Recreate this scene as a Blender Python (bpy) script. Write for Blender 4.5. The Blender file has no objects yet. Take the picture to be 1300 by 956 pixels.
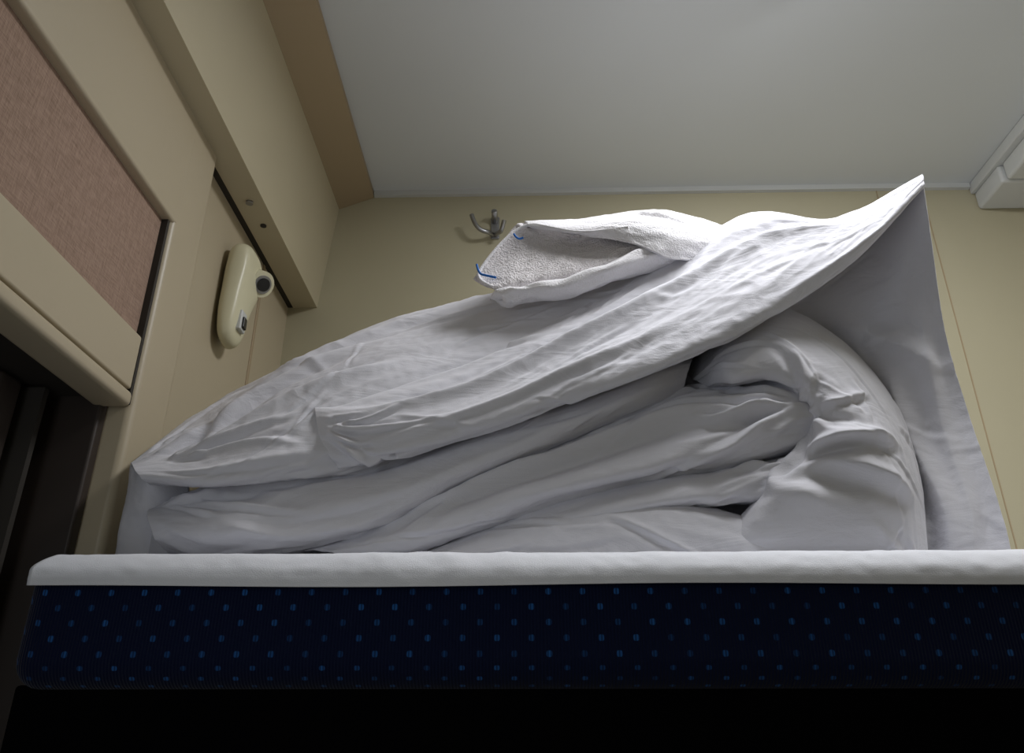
import bpy, bmesh, math, random, re
import numpy as np
from mathutils import Vector, noise
# ---------------------------------------------------------------- helpers (world metres: X along berth, Y depth, Z up)
col=bpy.context.scene.collection
def link(o,parent=None):
    col.objects.link(o)
    if parent: o.parent=parent
    return o
def empty(name):
    e=bpy.data.objects.new(name,None); e.empty_display_size=.05; return link(e)
def mesh_obj(name,verts,faces,mat,parent=None,smooth=False):
    me=bpy.data.meshes.new(name); me.from_pydata([tuple(v) for v in verts],[],faces); me.update()
    if smooth:
        for p in me.polygons: p.use_smooth=True
    me.materials.append(mat)
    return link(bpy.data.objects.new(name,me),parent)
def box(name,x0,x1,y0,y1,z0,z1,mat,parent=None,bevel=0,seg=3):
    vs=[(x,y,z) for x in (x0,x1) for y in (y0,y1) for z in (z0,z1)]
    fs=[(0,1,3,2),(4,6,7,5),(0,4,5,1),(2,3,7,6),(0,2,6,4),(1,5,7,3)]
    o=mesh_obj(name,vs,fs,mat,parent)
    if bevel:
        m=o.modifiers.new('b','BEVEL'); m.width=bevel; m.segments=seg; m.limit_method='NONE'
        for p in o.data.polygons: p.use_smooth=True
        w=o.modifiers.new('w','WEIGHTED_NORMAL')
    return o
def prism_y(name,prof,y0,y1,mat,parent=None):
    n=len(prof)
    vs=[(x,y0,z) for x,z in prof]+[(x,y1,z) for x,z in prof]
    fs=[tuple(range(n))[::-1],tuple(range(n,2*n))]+[(i,(i+1)%n,n+(i+1)%n,n+i) for i in range(n)]
    return mesh_obj(name,vs,fs,mat,parent)
def cyl(name,c,axis,r,h,mat,parent=None,seg=32,r2=None):
    bm=bmesh.new()
    bmesh.ops.create_cone(bm,cap_ends=True,segments=seg,radius1=r,radius2=r if r2 is None else r2,depth=h)
    q=Vector(axis).normalized().to_track_quat('Z','Y')
    for v in bm.verts: v.co=q@v.co+Vector(c)
    me=bpy.data.meshes.new(name); bm.to_mesh(me); bm.free(); me.materials.append(mat)
    for p in me.polygons: p.use_smooth=len(p.vertices)==4
    return link(bpy.data.objects.new(name,me),parent)
def tube(name,pts,r,mat,parent=None):
    cu=bpy.data.curves.new(name,'CURVE'); cu.dimensions='3D'; cu.bevel_depth=r; cu.bevel_resolution=4; cu.use_fill_caps=True
    s=cu.splines.new('NURBS'); s.points.add(len(pts)-1)
    for i,p in enumerate(pts): s.points[i].co=(*p,1)
    s.use_endpoint_u=True; s.order_u=3; s.resolution_u=8
    cu.materials.append(mat)
    return link(bpy.data.objects.new(name,cu),parent)
# ---------------------------------------------------------------- materials
def mat(name,c,rough=.6,bump=None,var=0,varscale=3,sheen=0,metal=0,spec=.5,bumpd=.002,crinkle=0):
    m=bpy.data.materials.new(name); m.use_nodes=True; nt=m.node_tree; b=nt.nodes['Principled BSDF']
    b.inputs['Base Color'].default_value=(*c,1); b.inputs['Roughness'].default_value=rough
    b.inputs['Metallic'].default_value=metal; b.inputs['Specular IOR Level'].default_value=spec
    if sheen: b.inputs['Sheen Weight'].default_value=sheen
    tc=nt.nodes.new('ShaderNodeTexCoord')
    if var:
        n=nt.nodes.new('ShaderNodeTexNoise'); n.inputs['Scale'].default_value=varscale; n.inputs['Detail'].default_value=5
        nt.links.new(tc.outputs['Object'],n.inputs['Vector'])
        r=nt.nodes.new('ShaderNodeValToRGB')
        r.color_ramp.elements[0].position=.3; r.color_ramp.elements[1].position=.7
        r.color_ramp.elements[0].color=(*[x*(1-var) for x in c],1); r.color_ramp.elements[1].color=(*[min(1,x*(1+var)) for x in c],1)
        nt.links.new(n.outputs['Fac'],r.inputs['Fac']); nt.links.new(r.outputs['Color'],b.inputs['Base Color'])
    if bump:
        n=nt.nodes.new('ShaderNodeTexNoise'); n.inputs['Scale'].default_value=bump[0]; n.inputs['Detail'].default_value=3
        nt.links.new(tc.outputs['Object'],n.inputs['Vector'])
        bp=nt.nodes.new('ShaderNodeBump'); bp.inputs['Strength'].default_value=bump[1]; bp.inputs['Distance'].default_value=bumpd
        nt.links.new(n.outputs['Fac'],bp.inputs['Height']); nt.links.new(bp.outputs['Normal'],b.inputs['Normal'])
        if crinkle:
            mp=nt.nodes.new('ShaderNodeMapping'); mp.inputs['Rotation'].default_value=(0,math.radians(24),0); mp.inputs['Scale'].default_value=(7,22,22)
            n2=nt.nodes.new('ShaderNodeTexNoise'); n2.inputs['Scale'].default_value=1; n2.inputs['Detail'].default_value=4; n2.inputs['Roughness'].default_value=.55; n2.inputs['Distortion'].default_value=.8
            nt.links.new(tc.outputs['Object'],mp.inputs['Vector']); nt.links.new(mp.outputs[0],n2.inputs['Vector'])
            s=nt.nodes.new('ShaderNodeMath'); s.operation='SUBTRACT'; s.inputs[1].default_value=.5
            a=nt.nodes.new('ShaderNodeMath'); a.operation='ABSOLUTE'
            nt.links.new(n2.outputs['Fac'],s.inputs[0]); nt.links.new(s.outputs[0],a.inputs[0])
            bp2=nt.nodes.new('ShaderNodeBump'); bp2.invert=True; bp2.inputs['Strength'].default_value=crinkle; bp2.inputs['Distance'].default_value=.02
            nt.links.new(a.outputs[0],bp2.inputs['Height']); nt.links.new(bp2.outputs['Normal'],bp.inputs['Normal'])
    return m
M_wall=mat('beige_laminate',(.47,.43,.30),.45,(300,.05),.03,2)
M_frame=mat('beige_plastic',(.48,.41,.29),.4,(200,.05),.03,3)
M_corn=mat('cream_panel',(.52,.46,.32),.4,(200,.05),.03,3)
M_cove=mat('tan_panel',(.38,.29,.18),.5,(200,.05),.03,3)
M_ceil=mat('ceiling_laminate',(.64,.665,.68),.5,(400,.05),.02,2)
M_trim=mat('grey_trim',(.58,.59,.58),.45)
M_dark=mat('black_frame',(.002,.002,.0025),.9,spec=.03)
M_gap=mat('rubber_and_gap_shade',(.03,.025,.02),.7)
M_lamp=mat('lamp_plastic',(.68,.64,.45),.35)
M_metal=mat('steel',(.35,.35,.36),.35,metal=1)
M_black=mat('black_plastic',(.01,.01,.012),.3)
M_brown=mat('window_side_brown',(.035,.025,.02),.5,var=.2,varscale=5)
M_glass=mat('dark_window_glass',(.012,.01,.01),.12)
M_floor=mat('floor_lino',(.12,.11,.10),.5,var=.15,varscale=8)
M_cloth=mat('white_cotton',(.71,.705,.755),.9,(900,.3),.02,4,sheen=.1,spec=.15,bumpd=.001,crinkle=.2)
M_sheet=mat('white_sheet',(.80,.81,.86),.9,(900,.3),.02,4,sheen=.1,spec=.15,bumpd=.001)
M_towel=mat('white_terry',(.86,.82,.84),.95,(380,1.0),.05,160,sheen=.3,spec=.1,bumpd=.005)
M_towel2=mat('white_terry_fine',(.87,.855,.885),.95,(450,.6),.02,100,sheen=.3,spec=.1,bumpd=.003)
M_blue=mat('blue_stitch',(.01,.14,.5),.7)
def blind_mat():
    m=mat('blind_fabric',(.36,.235,.17),.9,spec=.1); nt=m.node_tree; b=nt.nodes['Principled BSDF']
    tc=nt.nodes.new('ShaderNodeTexCoord')
    mp=nt.nodes.new('ShaderNodeMapping'); mp.inputs['Scale'].default_value=(1,60,900)
    n=nt.nodes.new('ShaderNodeTexNoise'); n.inputs['Scale'].default_value=1
    mp2=nt.nodes.new('ShaderNodeMapping'); mp2.inputs['Scale'].default_value=(1,900,60)
    n2=nt.nodes.new('ShaderNodeTexNoise'); n2.inputs['Scale'].default_value=1
    a=nt.nodes.new('ShaderNodeMath'); a.operation='ADD'
    for x,y in ((mp,n),(mp2,n2)):
        nt.links.new(tc.outputs['Object'],x.inputs['Vector']); nt.links.new(x.outputs[0],y.inputs['Vector'])
    nt.links.new(n.outputs['Fac'],a.inputs[0]); nt.links.new(n2.outputs['Fac'],a.inputs[1])
    r=nt.nodes.new('ShaderNodeMapRange'); r.inputs[1].default_value=.6; r.inputs[2].default_value=1.4
    nt.links.new(a.outputs[0],r.inputs[0])
    mx=nt.nodes.new('ShaderNodeMix'); mx.data_type='RGBA'; mx.inputs[6].default_value=(.23,.155,.115,1); mx.inputs[7].default_value=(.44,.31,.24,1)
    nt.links.new(r.outputs[0],mx.inputs[0]); nt.links.new(mx.outputs[2],b.inputs['Base Color'])
    return m
M_blind=blind_mat()
def navy():
    m=mat('navy_moquette',(.006,.012,.045),.95,sheen=.1,spec=.05); nt=m.node_tree; b=nt.nodes['Principled BSDF']
    N=nt.nodes.new; Lk=nt.links.new
    tc=N('ShaderNodeTexCoord'); sp=N('ShaderNodeSeparateXYZ'); Lk(tc.outputs['Object'],sp.inputs[0])
    def M(op,a,b_=None,c=None):
        n=N('ShaderNodeMath'); n.operation=op
        for i,v in enumerate((a,b_,c)):
            if v is None: continue
            if isinstance(v,(int,float)): n.inputs[i].default_value=v
            else: Lk(v,n.inputs[i])
        return n.outputs[0]
    zz=M('SUBTRACT',sp.outputs['Z'],sp.outputs['Y'])
    row=M('DIVIDE',zz,.0155); rf=M('FLOOR',row); rfr=M('FRACT',row)
    par=M('MODULO',M('ABSOLUTE',rf),2.0)
    cx=M('ADD',M('DIVIDE',sp.outputs['X'],.036),M('MULTIPLY',par,.5))
    cf=M('FLOOR',cx); cfr=M('FRACT',cx)
    ex=M('POWER',M('ABSOLUTE',M('DIVIDE',M('SUBTRACT',cfr,.5),.085)),3.0)
    ez=M('POWER',M('ABSOLUTE',M('DIVIDE',M('SUBTRACT',rfr,.5),.21)),3.0)
    mr=N('ShaderNodeMapRange'); mr.inputs[1].default_value=1.25; mr.inputs[2].default_value=.6
    Lk(M('ADD',ex,ez),mr.inputs[0])
    rib=M('SINE',M('MULTIPLY',sp.outputs['X'],2*math.pi/.0035))
    cmb=N('ShaderNodeCombineXYZ'); Lk(cf,cmb.inputs[0]); Lk(rf,cmb.inputs[1])
    wn=N('ShaderNodeTexWhiteNoise'); Lk(cmb.outputs[0],wn.inputs['Vector'])
    br=M('ADD',M('MULTIPLY',wn.outputs['Value'],.5),.25)
    fac=M('MULTIPLY',mr.outputs[0],M('MULTIPLY',br,M('ADD',M('MULTIPLY',rib,.35),.65)))
    mixn=N('ShaderNodeMix'); mixn.data_type='RGBA'; mixn.inputs[6].default_value=(.006,.010,.034,1); mixn.inputs[7].default_value=(.03,.16,.5,1)
    Lk(fac,mixn.inputs[0]); Lk(mixn.outputs[2],b.inputs['Base Color'])
    bp=N('ShaderNodeBump'); bp.inputs['Strength'].default_value=.5; bp.inputs['Distance'].default_value=.0008
    Lk(rib,bp.inputs['Height']); Lk(bp.outputs['Normal'],b.inputs['Normal'])
    return m
M_navy=navy()
# ---------------------------------------------------------------- room
YB=1.72; ZC=2.46
box('wall_back',-.75,1.5,YB,YB+.06,0,ZC+.06,M_wall)
box('ceiling',-.75,1.5,-.7,YB,ZC,ZC+.06,M_ceil)
box('floor',-.75,1.5,-.7,YB,-.06,0,M_floor)
box('wall_right',1.5,1.56,-.7,YB+.06,0,ZC+.06,M_wall)
box('wall_front',-.75,1.5,-.76,-.7,0,ZC+.06,M_wall)
w=empty('wall_window')
box('recess_panel',-.75,-.575,1.16,YB,0,ZC,M_frame,w)
box('column',-.75,-.55,1.055,1.165,0,ZC,M_frame,w,bevel=.012)
box('header',-.75,-.55,-.7,1.07,1.925,ZC,M_frame,w,bevel=.006)
box('lower',-.75,-.55,-.7,1.07,0,1.05,M_frame,w)
box('outer_skin',-.80,-.75,-.7,YB,0,ZC,M_dark,w)
box('panel_strip',-.58,-.572,1.52,1.53,0,2.13,M_cove,w,bevel=.002)
wi=empty('window_1')
box('glass',-.70,-.69,-.5,1.06,1.05,1.70,M_glass,wi)
box('side_jamb',-.70,-.585,1.035,1.055,1.05,1.93,M_brown,wi,bevel=.004)
box('mullion',-.69,-.66,.93,.975,1.05,1.62,M_brown,wi,bevel=.006)
box('seal',-.685,-.64,.99,1.0,1.05,1.62,M_gap,wi)
box('backing',-.70,-.60,-.5,1.04,1.625,1.70,M_gap,wi)
bl=empty('window_blind')
box('fabric',-.572,-.566,-.5,1.052,1.72,1.93,M_blind,bl)
box('bottom_bar',-.60,-.556,-.5,1.05,1.64,1.722,M_frame,bl,bevel=.004)
box('rail_lip',-.60,-.549,-.5,1.046,1.612,1.634,M_frame,bl,bevel=.007)
box('side_seal',-.575,-.556,1.049,1.056,1.62,1.93,M_gap,bl)
prism_y('trim_cornice',[(-.562,2.129),(-.505,2.129),(-.478,2.414),(-.50,2.46),(-.562,2.46)],-.7,YB,M_corn)
prism_y('trim_cove',[(-.478,2.412),(-.392,2.446),(-.392,2.46),(-.50,2.46)],-.7,YB,M_cove)
box('trim_shadow_gap',-.575,-.561,-.7,YB,2.13,2.136,M_gap)  # solid dark strip, the shade of the joint put into its colour
box('trim_ceiling',-.39,1.11,YB-.012,YB,ZC-.014,ZC,M_trim)
for i,x in enumerate((.879,.992)):
    box('trim_seam_%d'%(i+1),x,x+.0025,YB-.0015,YB+.001,1.3,ZC-.014,M_cove)
cs=empty('cornice_screws')
cyl('screw_1',(-.533,1.29,2.127),(0,0,1),.007,.005,M_metal,cs)
cyl('screw_2',(-.492,1.346,2.29),(1,0,-.1),.004,.004,M_cove,cs)
cyl('slot',(-.53,1.37,2.128),(0,0,1),.006,.003,M_gap,cs)
d=empty('ceiling_duct')
box('upper_step',1.112,1.5,-.7,YB,2.432,ZC,M_trim,d,bevel=.003)
box('housing',1.128,1.5,-.7,1.60,2.385,2.434,M_trim,d,bevel=.008)
box('end_cap',1.12,1.5,1.604,YB,2.385,2.434,M_trim,d,bevel=.008)
# ---------------------------------------------------------------- reading lamp on the recess panel
rl=empty('reading_lamp')
prof=[(-.045,-.11),(-.055,-.06),(-.055,.06),(-.054,.09),(-.03,.11),(.03,.11),(.060,.09),(.058,.03),(.030,-.03),(.024,-.09),(.008,-.115)]
def lampbody():
    cy,cz=1.355,1.955
    bm=bmesh.new(); rings=[]
    for (xx,s) in ((-.575,1.0),(-.545,.98),(-.53,.82)):
        rings.append([bm.verts.new((xx+(.010 if b>.02 and xx>-.56 else 0),cy+a*s,cz+b*s)) for a,b in prof])
    n=len(prof)
    for i in range(2):
        for j in range(n): bm.faces.new((rings[i][j],rings[i][(j+1)%n],rings[i+1][(j+1)%n],rings[i+1][j]))
    bm.faces.new(rings[0][::-1]); bm.faces.new(rings[-1])
    bmesh.ops.recalc_face_normals(bm,faces=bm.faces)
    me=bpy.data.meshes.new('body'); bm.to_mesh(me); bm.free(); me.materials.append(M_lamp)
    for p in me.polygons: p.use_smooth=True
    o=link(bpy.data.objects.new('body',me),rl); s=o.modifiers.new('s','SUBSURF'); s.levels=s.render_levels=3
lampbody()
ax=(.75,-.45,-.5)
cyl('spot_ring',(-.527,1.382,2.003),ax,.026,.03,M_lamp,rl)
cyl('spot_bezel',(-.518,1.377,1.997),ax,.018,.012,M_metal,rl)
cyl('spot_lens',(-.515,1.375,1.995),ax,.013,.010,M_black,rl)
box('switch',-.545,-.526,1.325,1.352,1.875,1.915,M_trim,rl,bevel=.003)
box('switch_rocker',-.527,-.522,1.33,1.346,1.88,1.902,M_black,rl,bevel=.002)
# ---------------------------------------------------------------- coat hook
hk=empty('coat_hook')
hx,hz=-.082,2.345
box('plate',hx-.010,hx+.012,YB-.006,YB,hz-.03,hz+.035,M_metal,hk,bevel=.003)
tube('prong_left',[(hx,YB-.006,hz-.02),(hx-.01,YB-.03,hz-.028),(hx-.035,YB-.04,hz-.028),(hx-.05,YB-.045,hz-.005),(hx-.055,YB-.045,hz+.014)],.0055,M_metal,hk)
tube('prong_right',[(hx,YB-.006,hz-.02),(hx+.008,YB-.03,hz-.03),(hx+.02,YB-.045,hz-.035),(hx+.025,YB-.055,hz-.01)],.0055,M_metal,hk)
cyl('prong_top',(hx,YB-.02,hz+.025),(0,-1,.4),.007,.035,M_metal,hk)
# ---------------------------------------------------------------- berth
be=empty('upper_berth')
box('upholstery',-.548,1.45,.90,1.70,1.247,1.382,M_navy,be,bevel=.03,seg=6)
box('base_filler',-.545,1.45,.925,1.70,1.12,1.252,M_dark,be,bevel=.004)  # invented panel, black to fill the plain dark band at the view's bottom
# ---------------------------------------------------------------- cloth lofting
def cr(p0,p1,p2,p3,t):
    return .5*((2*p1)+(p2-p0)*t+(2*p0-5*p1+4*p2-p3)*t*t+(3*p1-p0-3*p2+p3)*t**3)
def spline(pts,n):
    k=len(pts); out=[]
    for i in range(n):
        x=i/(n-1)*(k-1); j=min(int(x),k-2); t=x-j
        p=[pts[max(0,j-1)],pts[j],pts[j+1],pts[min(k-1,j+2)]]
        if j==0: p[0]=2*pts[0]-pts[1]
        if j==k-2: p[3]=2*pts[-1]-pts[-2]
        out.append(cr(*p,t))
    return out
ZMIN=1.3925
def loft(name,rows,nu,nv,mt,parent,amp=.004,su=5,sv=14,seed=0,thick=.0022,strokes=0,ang=.3,slen=(.06,.25),sw=(.0025,.007),sd=(.0015,.0045),fans=(),long=(),fine=.0007,clamp=True):
    R=[spline(r,nu) for r in rows]
    G=np.zeros((nv,nu,3))
    for i in range(nu):
        G[:,i,:]=np.array([tuple(p) for p in spline([r[i] for r in R],nv)])
    du_=np.linalg.norm(np.diff(G,axis=1),axis=2); dv_=np.linalg.norm(np.diff(G,axis=0),axis=2)
    Sg=np.zeros((nv,nu)); Sg[:,1:]=np.cumsum(du_.mean(axis=0))[None,:]
    q75=np.percentile(dv_,65,axis=1)
    Tg=np.zeros((nv,nu)); Tg[1:,:]=np.cumsum(q75)[:,None]
    kk=np.ones((nv,nu)); kk[1:,:]=np.clip(dv_/np.maximum(q75[:,None],1e-9),.25,1); kk[0]=kk[1]
    gu=np.gradient(G,axis=1); gv=np.gradient(G,axis=0)
    n=np.cross(gu,gv); l=np.linalg.norm(n,axis=2,keepdims=True); n=n/np.maximum(l,1e-12)
    n[n[:,:,1]>0]*=-1
    D=np.zeros((nv,nu)); rnd=random.Random(seed*77+5)
    for j in range(nv):
        for i in range(nu):
            s=Sg[j,i]; t=Tg[j,i]
            q=Vector((s*su,t*sv,seed*3.7))
            a=noise.noise(q*.5+Vector((9,9,9)))*1.3
            q.y+=a
            m=noise.noise(Vector((s*4,t*6,seed+20)))
            r1=1-abs(noise.noise(q))*2.2
            q2=q*2.1+Vector((7,3,1)); r2=1-abs(noise.noise(q2))*2.2
            q3=q*4.3+Vector((1,8,4)); r3=1-abs(noise.noise(q3))*2.2
            D[j,i]=amp*((r1*.5+r2*.26*max(0,.8+1.6*m)+r3*.13*max(0,.6+2.5*m))-.4)+fine*noise.noise(Vector((s*70,t*90,seed)))
    smax=Sg[0,-1]; tm=Tg[-1,0]
    def stroke(s0,t0,s1,t1,wd,dp,warp=.006):
        dx,dy=s1-s0,t1-t0; LL=math.hypot(dx,dy); ux,uy=dx/LL,dy/LL
        k=((Sg-s0)*ux+(Tg-t0)*uy)/LL
        ph=rnd.uniform(0,6)
        dd=-(Sg-s0)*uy+(Tg-t0)*ux+warp*np.sin(k*rnd.uniform(2,5)+ph)-warp*math.sin(ph)
        tap=np.clip(np.minimum(k/.25,(1-k)/.35),0,1); tap=tap*tap*(3-2*tap)
        sg=rnd.choice((-1,1))
        h=np.exp(-np.abs(dd/wd)**1.5)-.7*np.exp(-((dd-sg*1.5*wd)/(1.1*wd))**2)
        return dp*tap*h
    for _ in range(strokes):
        s0=rnd.uniform(-.05,smax); t0=rnd.uniform(0,tm); L_=rnd.uniform(*slen); a=rnd.gauss(0,ang)
        wd=rnd.uniform(*sw)
        D+=stroke(s0,t0,s0+L_*math.cos(a),t0+L_*math.sin(a),wd,rnd.uniform(*sd)*(wd/sw[1])**.5)
    for (fu,fv,cnt,a0,a1,l0,l1,wd,dp) in fans:
        s0=fu*smax; t0=fv*tm
        for k in range(cnt):
            a=a0+(a1-a0)*(k+rnd.uniform(.05,.95))/cnt; L_=rnd.uniform(l0,l1); o=rnd.uniform(.0,.025)
            D+=stroke(s0+o*math.cos(a),t0+o*math.sin(a),s0+L_*math.cos(a),t0+L_*math.sin(a),wd*rnd.uniform(.6,1.4),dp*rnd.uniform(.5,1.2),.006)
    for (u0,v0,u1,v1,wd,dp) in long:
        D+=stroke(u0*smax,v0*tm,u1*smax,v1*tm,wd,dp,.010)
    V=G+n*(D*kk)[:,:,None]
    if clamp: V[:,:,2]=np.maximum(V[:,:,2],ZMIN)
    vs=V.reshape(-1,3).tolist()
    fs=[(j*nu+i,j*nu+i+1,(j+1)*nu+i+1,(j+1)*nu+i) for j in range(nv-1) for i in range(nu-1)]
    o=mesh_obj(name,vs,fs,mt,parent,True)
    if thick:
        s=o.modifiers.new('s','SOLIDIFY'); s.thickness=thick; s.offset=0
    return o
def msheet():
    xs=[-.538+ (1.44+.538)*i/39 for i in range(40)]
    prof=[(1.69,1.3845),(1.2,1.3845),(.96,1.386),(.925,1.386),(.905,1.381),(.893,1.368),(.890,1.357),(.891,1.347)]
    rows=[]
    for k,(y,z) in enumerate(prof):
        r=[]
        for i,x in enumerate(xs):
            zz=z
            if k>=5: zz+=.0015*math.sin(x*9)*(k-4)/3
            r.append(Vector((x+(.012 if i==0 and k<5 else 0),y,zz)))
        rows.append(r)
    loft('mattress_sheet',rows,500,70,M_sheet,None,amp=.002,su=9,sv=6,seed=11,thick=.0025,fine=.0005,strokes=30,ang=.9,slen=(.05,.2),sw=(.004,.01),sd=(.0008,.002),clamp=False)
msheet()
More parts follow.
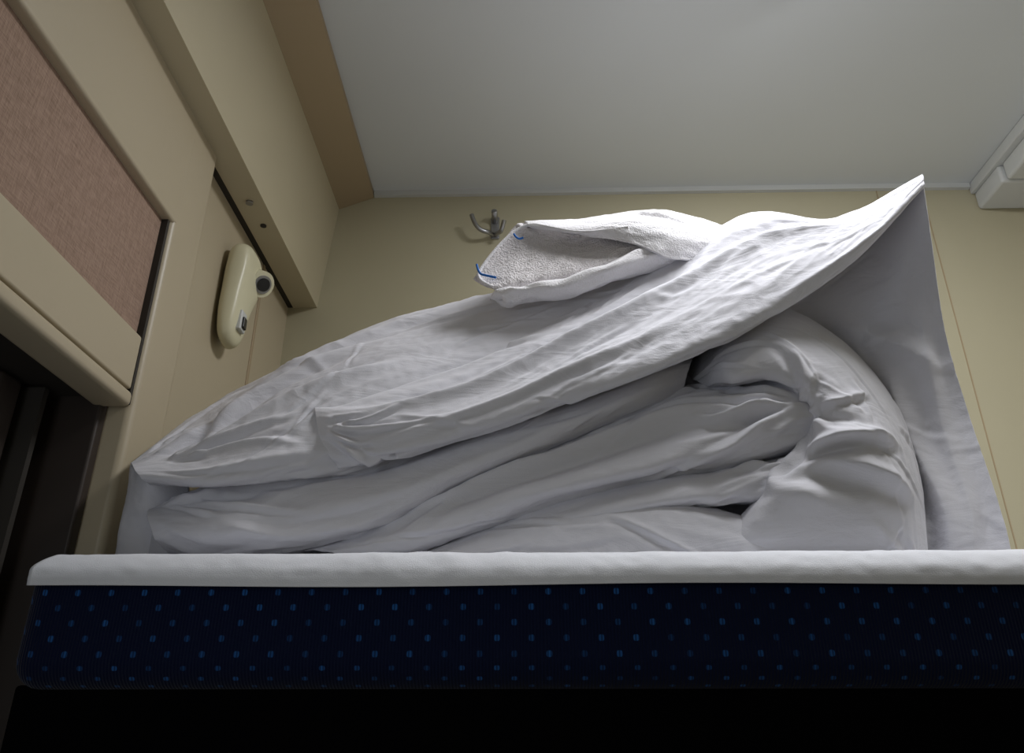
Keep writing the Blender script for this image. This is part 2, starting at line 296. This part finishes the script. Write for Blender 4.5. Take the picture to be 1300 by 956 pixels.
# control rows of every cloth layer, world millimetres (x,y,z)
DATA='''
E0 289,1162,1835 410,1129,1865 492,1062,1898 536,1013,1920 563,963,1922
E1 282,1162,1765 399,1129,1788 496,1079,1828 544,1029,1844 571,996,1842
E2 300,1179,1679 418,1145,1729 496,1096,1730 546,1054,1722 580,1037,1713
E3 321,1179,1554 431,1145,1590 493,1096,1596 541,1068,1583 594,1054,1602
E4 306,1179,1439 405,1145,1432 492,1079,1469 542,1046,1460 594,1037,1468
E5 302,1179,1401 399,1145,1395 477,1079,1393 525,1046,1390 588,1029,1393
A0 -299,1079,1590 -222,1112,1656 -86,1129,1740 61,1145,1822 204,1145,1900 339,1129,1948 478,1079,1924 571,979,1934
A1 -281,1013,1583 -212,1013,1618 -78,1029,1668 55,1037,1729 187,1062,1822 340,1062,1927 450,1013,1886 561,959,1921
A2 -275,979,1581 -196,967,1575 -72,971,1597 50,979,1655 194,996,1739 337,1004,1831 453,975,1853 559,954,1914
A3 -260,971,1536 -185,950,1533 -70,946,1558 47,946,1600 179,946,1650 319,959,1741 445,954,1812 557,953,1906
A4 -237,979,1505 -177,967,1511 -71,967,1541 48,967,1582 190,963,1635 327,967,1712 450,959,1795 557,954,1899
A5 -241,1037,1523 -184,1062,1553 -68,1079,1600 66,1096,1659 230,1096,1720 379,1096,1798 497,1062,1860 566,971,1912
T0 -528,1062,1519 -487,1162,1603 -419,1328,1761 -271,1328,1837 -116,1328,1883 72,1328,1946 266,1328,2011 404,1286,2017
T1 -531,1046,1530 -489,1112,1622 -366,1145,1721 -240,1162,1796 -103,1162,1837 64,1162,1882 235,1162,1940 362,1145,1943
T2 -504,996,1512 -429,1013,1551 -325,1029,1635 -213,1046,1695 -93,1062,1733 58,1079,1779 214,1079,1831 335,1079,1857
T3 -486,971,1497 -398,963,1503 -309,971,1551 -198,996,1609 -77,1029,1656 54,1046,1698 205,1062,1755 323,1062,1793
T4 -475,979,1487 -391,967,1478 -311,971,1488 -192,996,1512 -76,1037,1579 53,1062,1633 203,1079,1700 320,1079,1737
T5 -511,1079,1509 -432,1079,1518 -347,1079,1528 -208,1079,1549 -83,1120,1615 57,1145,1674 219,1162,1745 346,1162,1785
B0 -526,1120,1496 -468,1145,1526 -374,1162,1553 -224,1162,1576 -85,1162,1618 57,1162,1668 192,1162,1719 255,1162,1738
B1 -491,1037,1469 -418,1021,1485 -325,1013,1502 -195,1013,1520 -74,1013,1557 50,1021,1605 170,1029,1656 227,1046,1678
B2 -477,1004,1451 -391,975,1443 -302,971,1451 -184,967,1472 -71,971,1516 48,979,1567 152,996,1614 214,1029,1647
B3 -460,996,1424 -382,971,1414 -292,967,1417 -183,971,1446 -71,979,1496 47,988,1549 152,1004,1598 210,1037,1633
B4 -452,1029,1412 -390,1013,1404 -289,996,1405 -178,1004,1436 -73,1013,1491 49,1021,1548 155,1029,1599 211,1054,1632
B5 -463,1120,1420 -420,1120,1418 -313,1120,1425 -198,1120,1456 -80,1120,1516 53,1120,1575 170,1129,1632 225,1129,1659
L0 -525,1071,1544 -535,1054,1533 -525,1037,1524 -489,1013,1509 -451,1046,1513
L1 -526,1071,1494 -532,1054,1490 -518,1029,1481 -485,1021,1470 -452,1062,1481
L2 -525,1071,1452 -530,1054,1450 -521,1037,1444 -486,1037,1439 -452,1079,1448
L3 -522,1071,1396 -528,1054,1396 -518,1037,1393 -468,1029,1391 -444,1079,1400
C0 -320,1145,1430 -226,1145,1479 -83,1145,1541 53,1145,1598 221,1145,1662 311,1129,1661 388,1112,1669 436,1096,1650
C1 -299,1029,1413 -203,1029,1455 -74,1029,1511 50,1037,1564 201,1037,1622 284,1029,1623 354,1013,1633 398,996,1614
C2 -260,996,1405 -184,988,1426 -71,988,1479 46,988,1518 178,988,1564 256,979,1571 326,975,1579 381,979,1575
C3 -227,979,1397 -161,971,1408 -60,971,1445 45,971,1481 161,971,1512 249,971,1526 320,975,1543 374,988,1552
C4 -211,996,1393 -136,996,1404 -42,996,1437 45,996,1465 163,996,1492 253,996,1507 324,996,1527 373,1004,1542
C5 -227,1096,1408 -144,1096,1420 -41,1096,1457 52,1096,1489 179,1096,1518 277,1096,1534 356,1096,1557 407,1096,1571
D0 228,1162,1712 293,1145,1784 382,1112,1790 451,1096,1737 493,1079,1660 509,1062,1572 507,1054,1488 495,1054,1392
D1 227,1112,1687 276,1062,1729 347,1029,1734 407,1013,1688 447,1004,1621 468,996,1546 469,992,1471 461,996,1381
D2 231,1071,1659 263,1004,1671 315,979,1675 362,967,1641 395,959,1588 417,954,1530 417,954,1457 412,971,1377
D3 241,1046,1640 258,979,1631 301,967,1634 337,963,1614 365,959,1578 370,950,1514 354,950,1447 339,967,1376
D4 251,1046,1634 265,996,1618 303,988,1620 333,988,1609 357,984,1572 321,967,1500 267,967,1447 207,979,1379
D5 277,1129,1665 296,1104,1658 328,1079,1655 358,1079,1642 382,1079,1602 347,1079,1529 287,1079,1472 218,1079,1397
F0 -185,1120,1427 -58,1120,1466 51,1120,1499 184,1120,1528 295,1120,1542 381,1079,1545
F1 -170,1029,1409 -53,1021,1446 46,1013,1473 166,1013,1499 265,1004,1510 352,996,1521
F2 -155,996,1398 -41,988,1424 49,979,1448 159,975,1472 254,971,1482 333,979,1493
F3 -136,996,1393 -32,988,1411 53,984,1433 158,979,1451 248,979,1459 321,988,1457
F4 -142,1079,1405 -30,1079,1426 64,1079,1453 173,1079,1471 273,1079,1481 350,1079,1475
G0 -160,1096,1418 -35,1096,1457 92,1096,1488 218,1096,1480 320,1096,1453 410,1079,1412
G1 -146,1013,1402 -30,996,1436 84,996,1464 197,988,1455 289,988,1430 376,988,1396
G2 -138,979,1390 -27,971,1409 80,967,1432 190,963,1425 279,963,1404 368,971,1386
G3 -132,971,1376 -22,963,1374 77,959,1373 184,959,1373 273,959,1372 365,967,1373
W0 -81,1054,1815 -36,1062,1889 -2,1062,1919 78,1054,1889 152,1046,1895 219,1071,1908
W1 -75,1054,1810 -27,1067,1866 24,1071,1888 85,1071,1887 159,1062,1895 220,1079,1902
W2 -65,1047,1800 -24,1056,1834 35,1058,1852 92,1058,1854 158,1054,1872 217,1071,1885
W3 -53,1042,1792 -18,1044,1806 40,1046,1817 98,1046,1829 157,1046,1850 214,1062,1866
W4 -44,1046,1786 -12,1046,1794 46,1050,1806 104,1050,1821 159,1050,1845 214,1062,1860
X0 40,1179,1969 120,1179,1968 214,1179,1983 281,1179,1982 346,1179,1965
X1 -2,1079,1930 88,1096,1946 202,1096,1961 259,1104,1956 322,1112,1935
X2 -1,1062,1917 82,1054,1905 175,1054,1920 242,1062,1914 311,1079,1903
X3 1,1061,1913 78,1048,1892 147,1033,1890 225,1037,1875 292,1062,1876
X4 12,1067,1911 82,1056,1891 158,1033,1859 208,1037,1836 272,1062,1848
R0 -46,1042,1779 -6,1037,1784 50,1035,1791 110,1037,1814 170,1046,1842 240,1070,1868
H0 -51,1042,1794 -81,1052,1812 -62,1058,1850 -36,1061,1888 -2,1061,1918 36,1054,1904 77,1047,1889 118,1037,1886 150,1032,1888
I0 -76,1044,1834 -73,1042,1817 -62,1039,1812 -47,1037,1807
J0 -21,1044,1887 -15,1044,1874 -7,1044,1880
K0 -478,1029,1472 -390,1037,1548 -256,1096,1687 -85,1112,1745 96,1129,1792 279,1145,1771 393,1129,1748 479,1104,1622 495,1079,1480
'''
S={}
for ln in DATA.strip().splitlines():
    t=ln.split(); S.setdefault(t[0][0],[]).append([Vector([float(c)/1000 for c in p.split(',')]) for p in t[1:]])
du=empty('duvet'); tw=empty('towel')
loft('top_flap',S['A'],560,190,M_cloth,du,amp=.005,su=5,sv=16,seed=1,strokes=60,ang=.25,fans=((.0,.55,9,-.7,.9,.05,.2,.006,.006),),
  long=((.0,.45,.70,.40,.014,.015),(.08,.60,.6,.48,.009,.009),(.3,.40,.95,.46,.012,.011),(.5,.62,.97,.66,.010,.007),(.05,.72,.45,.66,.007,.006)))
loft('hanging_side',S['E'],240,280,M_cloth,du,amp=.004,su=8,sv=3,seed=2,strokes=24,ang=.6,slen=(.05,.2),sw=(.004,.010),sd=(.001,.003),
  long=((.72,.42,.80,1.15,.022,.016),(.88,.3,.93,1.15,.014,.010),(.60,.45,.64,1.15,.02,.014),(.5,.25,.95,.52,.016,.008)))
loft('top_cover',S['T'],560,200,M_cloth,du,amp=.005,su=4,sv=14,seed=3,strokes=90,ang=.3,fans=((.03,.6,8,-.5,.5,.08,.3,.006,.006),),
  long=((.0,.52,.40,.50,.012,.013),(.04,.62,.45,.62,.012,.013),(.02,.70,.35,.76,.008,.007),(.15,.42,.55,.36,.012,.010)))
loft('left_end',S['L'],80,80,M_cloth,du,amp=.004,su=8,sv=8,seed=4)
loft('fold_upper',S['B'],500,140,M_cloth,du,amp=.005,su=5,sv=14,seed=5,strokes=45,ang=.22,fans=((.0,.45,7,-.4,.4,.08,.25,.005,.005),),long=((.02,.45,.6,.42,.012,.010),(.1,.58,.5,.66,.008,.007)))
loft('fold_middle',S['C'],500,150,M_cloth,du,amp=.006,su=5,sv=12,seed=6,strokes=40,ang=.25,fans=((.97,.5,9,2.6,3.7,.08,.35,.007,.008),),long=((.1,.5,.98,.42,.013,.015),(.3,.62,.95,.58,.011,.011)))
loft('roll_end',S['D'],500,180,M_cloth,du,amp=.005,su=5,sv=6,seed=7,strokes=30,ang=.5,fans=((.50,.72,9,-2.9,.3,.05,.16,.008,.008),(.60,.75,6,-1.6,.2,.08,.25,.011,.010)))
loft('fold_lower',S['F'],360,90,M_cloth,du,amp=.005,su=6,sv=12,seed=8,strokes=30,ang=.25,fans=((.98,.5,6,2.7,3.6,.06,.2,.006,.006),))
loft('fold_bottom',S['G'],360,90,M_cloth,du,amp=.005,su=6,sv=10,seed=9,strokes=30,ang=.35)
def core():
    rings=[]
    yb=(1054,1328,1577,1577,1577,1577,1577,1494,1328)
    for p,b in zip(S['K'][0],yb):
        x,y0,zt=p; y1=b/1000; zb=1.393
        rings.append([Vector((x,y0,zb)),Vector((x,y0,zb+(zt-zb)*.6)),Vector((x,y0+.03 if y1-y0>.05 else y0,zt-.01)),Vector((x,(y0+y1)/2,zt)),Vector((x,y1-.01,zb+(zt-zb)*.9)),Vector((x,y1,zb+(zt-zb)*.5)),Vector((x,y1,zb))])
    n=7; vs=[p for r in rings for p in r]
    fs=[(i*n+j,i*n+(j+1)%n,(i+1)*n+(j+1)%n,(i+1)*n+j) for i in range(len(rings)-1) for j in range(n)]
    fs+=[tuple(range(n))[::-1],tuple((len(rings)-1)*n+j for j in range(n))]
    mesh_obj('core',vs,fs,M_cloth,du,True)
core()
loft('open_end',S['W'],180,90,M_towel,tw,amp=.003,su=14,sv=20,seed=12,thick=.003,strokes=6,slen=(.03,.1))
loft('outer_layer',S['X'],180,100,M_towel2,tw,amp=.003,su=14,sv=20,seed=13,thick=.003,strokes=10,slen=(.03,.12))
def roll():
    c=spline(S['R'][0],120); vs=[]; nr=28
    for i,p in enumerate(c):
        t=i/119; cap=math.sqrt(max(.02,1-(1-min(1,i/5))**2))
        rz=(.0085+.007*t+.0015*math.sin(i*.16))*cap; ry=(.018+.008*t)*cap
        for k in range(nr):
            a=2*math.pi*k/nr
            q=Vector((p.x-.010*math.sin(a)*(1-t),p.y+ry*math.cos(a)+.01,p.z+rz*math.sin(a)))
            q+=Vector((0,math.cos(a),math.sin(a)))*.005*noise.noise(Vector((i*.07,math.cos(a)*1.5,math.sin(a)*1.5)))
            vs.append(q)
    fs=[(i*nr+k,i*nr+(k+1)%nr,(i+1)*nr+(k+1)%nr,(i+1)*nr+k) for i in range(119) for k in range(nr)]
    fs+=[tuple(range(nr))[::-1],tuple(119*nr+k for k in range(nr))]
    mesh_obj('rolled_edge',vs,fs,M_towel2,tw,True)
roll()
tube('hem',S['H'][0],.0026,M_towel2,tw)
tube('stitch',S['I'][0],.0017,M_blue,tw)
tube('stitch_upper',S['J'][0],.0015,M_blue,tw)
# ---------------------------------------------------------------- lights
def area(name,loc,target,sx,sy,power,c):
    l=bpy.data.lights.new(name,'AREA'); l.shape='RECTANGLE'; l.size=sx; l.size_y=sy; l.energy=power; l.color=c
    o=bpy.data.objects.new(name,l); link(o); o.location=loc
    o.rotation_euler=(Vector(target)-Vector(loc)).to_track_quat('-Z','Y').to_euler(); return o
area('ceiling_lamp',(.52,.90,2.44),(.62,1.02,1.2),.6,.22,13,(.97,.98,1))
area('window_fill',(-.5,.0,1.35),(.6,.9,1.6),.5,.8,1.8,(.86,.93,1))  # added cool fill lamp just inside the window, standing in for daylight
w_=bpy.data.worlds.new('world'); bpy.context.scene.world=w_; w_.use_nodes=True
w_.node_tree.nodes['Background'].inputs[0].default_value=(.6,.7,.9,1); w_.node_tree.nodes['Background'].inputs[1].default_value=.3
# ---------------------------------------------------------------- camera
cd=bpy.data.cameras.new('camera'); cam=bpy.data.objects.new('camera',cd); link(cam)
cam.location=(0,0,1.2); cam.rotation_euler=(math.radians(90+25.9),0,math.radians(1.3))
cd.sensor_width=36; cd.lens=28.883; cd.shift_y=-.0346; cd.clip_start=.01
bpy.context.scene.camera=cam
bpy.context.scene.view_settings.view_transform='Standard'
